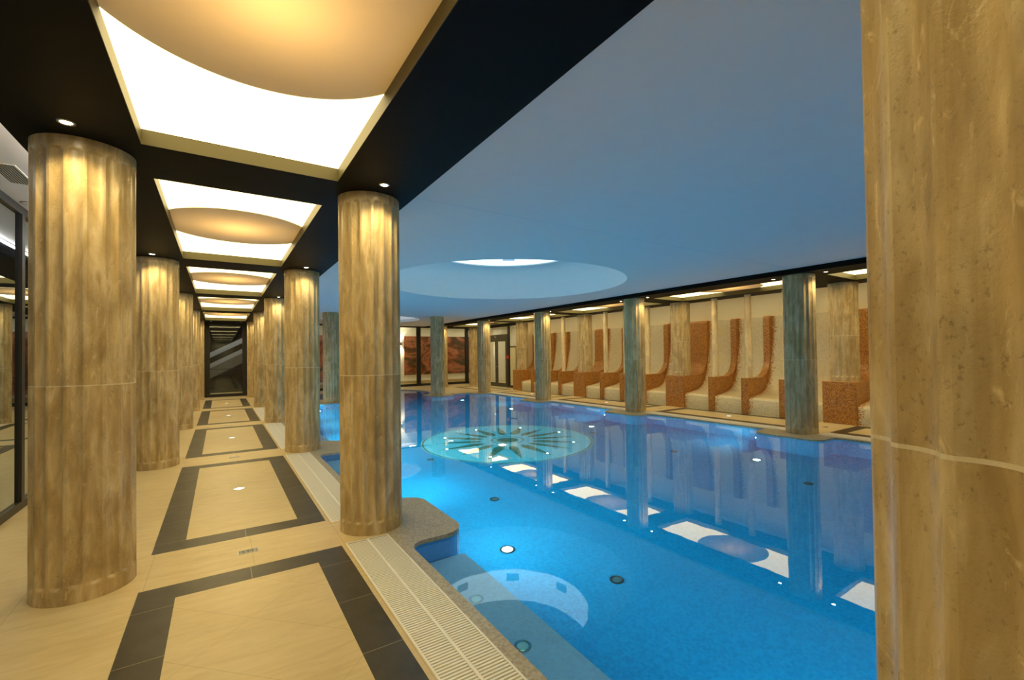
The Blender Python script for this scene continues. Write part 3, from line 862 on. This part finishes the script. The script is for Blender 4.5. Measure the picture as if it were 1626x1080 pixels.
obj('plate', boxes((-.008,0,-.09,.09,-.05,.05)), M['doorgrey'], sg)
b = BM(); box(b,-.012,-.009,.03,.05,-.03,.03); box(b,-.012,-.009,-.06,-.045,-.035,.035); box(b,-.012,-.009,-.045,-.03,.015,.03); box(b,-.012,-.009,-.03,-.015,-.03,.0); obj('pictogram', b, M['whiteceil'], sg)
fc = thing('fire_call_point', 'small red fire call box beside the lobby door', 'call point', (XG-.001,18.73,1.50))
obj('housing', bevel(boxes((-.05,0,-.07,.07,-.09,.09)), .008), M['red'], fc); obj('button', boxes((-.055,-.05,-.02,.02,-.02,.02)), M['whiteceil'], fc)
D3 = window('door_3', 'cream flush door in a dark frame across the lobby')
obj('frame', boxes((14.43,14.5,21.9,22.0,0,2.12),(14.43,14.5,22.95,23.05,0,2.12),(14.43,14.5,22.0,22.95,2.05,2.12)), M['frame'], D3)
obj('door_leaf', boxes((14.45,14.5,22.0,22.95,.01,2.05)), M['cream'], D3)
# paintings on the lobby wall
p1 = thing('painting', 'wide rust and black abstract painting on the lobby wall, right of the wall lamp', 'painting', (11.15,25.452,1.64))
obj('canvas', bevel(boxes((-2.2,2.2,-.04,.04,-1.13,1.13)), .01), M['paint1'], p1)
p2 = thing('painting', 'pink and dark abstract painting glimpsed between the walkway columns', 'painting', (4.3,25.452,1.64))
obj('canvas', bevel(boxes((-1.9,1.9,-.04,.04,-1.35,1.13)), .01), M['paint2'], p2)
# wall sconce
sc = thing('wall_sconce', 'up and down wall lamp glowing left of the rust painting', 'wall lamp', (8.72,25.44,2.32))
obj('body', bevel(boxes((-.07,.07,-.10,.06,-.10,.10)), .01), M['steel'], sc)
for s in (-1,1):
    obj('lens', boxes((-.05,.05,-.08,.04,s*.10-.004*(s<0),s*.10+.004*(s>0))), M['sconce_light'], sc)
    ld = bpy.data.lights.new('sconce_beam','SPOT'); ld.energy = 60; ld.color=(1,.86,.6); ld.spot_size = radians(120); ld.spot_blend=.8; ld.shadow_soft_size=.05
    lo = bpy.data.objects.new('sconce_beam', ld); COL.objects.link(lo); lo.parent = sc; lo.location=(0,-.03,s*.12); lo.rotation_euler=((PI if s>0 else 0),0,0)
# lobby ceiling lamps
lc0 = None
for k, (x, y) in enumerate([(3.4,24.3),(6.2,24.3),(9.0,24.3),(11.3,24.3),(13.2,24.3),(13.2,21.6),(13.2,19.2)]):
    lab = ['leftmost','second from the left','third from the left','fourth from the left','at the corner','behind the double door','nearest the loungers'][k]
    lab = f'flat round lobby ceiling lamp, {lab}'
    if lc0 is None:
        lc0 = thing('ceiling_lamp', lab, 'ceiling lamp', (x,y,3.40), group='round lamps on the lobby ceiling')
        b = BM(); lathe(b, [(.22,0),(.22,-.03),(.20,-.035)], 32); obj('rim', b, M['steel'], lc0, smooth=True, angle=30)
        b = BM(); lathe(b, [(.20,-.034),(0,-.036)], 32)
        for f in b.faces:
            f.normal_update()
            if f.normal.z > 0: f.normal_flip()
        obj('diffuser', b, M['lobby_light'], lc0)
    else: dup(lc0, (x,y,3.40), lab)
# unseen lamp added in the stairwell to brighten the stairs
sl_ = thing('stair_fill_lamp', 'added unseen fill lamp in the dark stairwell behind the end door', 'ceiling lamp', (.3,23.4,4.45))
b = BM(); lathe(b, [(.12,0),(.12,-.03),(0,-.03)], 24); obj('diffuser', b, M['stair_fill'], sl_)

# ---------------------------------------------------------------- world, camera, colour
wd = bpy.data.worlds.new('night'); S.world = wd; wd.use_nodes = True
wd.node_tree.nodes['Background'].inputs[0].default_value = (.02,.03,.05,1); wd.node_tree.nodes['Background'].inputs[1].default_value = .3
cam = bpy.data.cameras.new('camera'); co = bpy.data.objects.new('camera', cam); COL.objects.link(co)
F, YAW, PITCH, ROLL, CX, CY = 715.22, -33.2635, .8296, -.753, 818.63, 553.31
cam.sensor_fit = 'HORIZONTAL'; cam.sensor_width = 36; cam.lens = 36*F/1626
cam.shift_x = -(CX-813)/1626; cam.shift_y = (CY-540)/1626
cam.clip_start = .05; cam.clip_end = 200
y_, p_, r_ = radians(YAW), radians(PITCH), radians(ROLL)
fw = Vector((-sin(y_)*cos(p_), cos(y_)*cos(p_), sin(p_))); rt = Vector((cos(y_), sin(y_), 0)); up = rt.cross(fw)
rt2 = rt*cos(r_)+up*sin(r_); up2 = -rt*sin(r_)+up*cos(r_)
mt = Matrix((rt2, up2, -fw)).transposed().to_4x4(); mt.translation = Vector((0,0,1.6)); co.matrix_world = mt
S.camera = co
S.view_settings.view_transform = 'Standard'; S.view_settings.look = 'None'; S.view_settings.gamma = 1; S.view_settings.use_curve_mapping = False
S.view_settings.exposure = 0.8
S.cycles.max_bounces = 10; S.cycles.diffuse_bounces = 4; S.cycles.glossy_bounces = 4; S.cycles.transmission_bounces = 6; S.cycles.transparent_max_bounces = 10
S.cycles.sample_clamp_indirect = 6
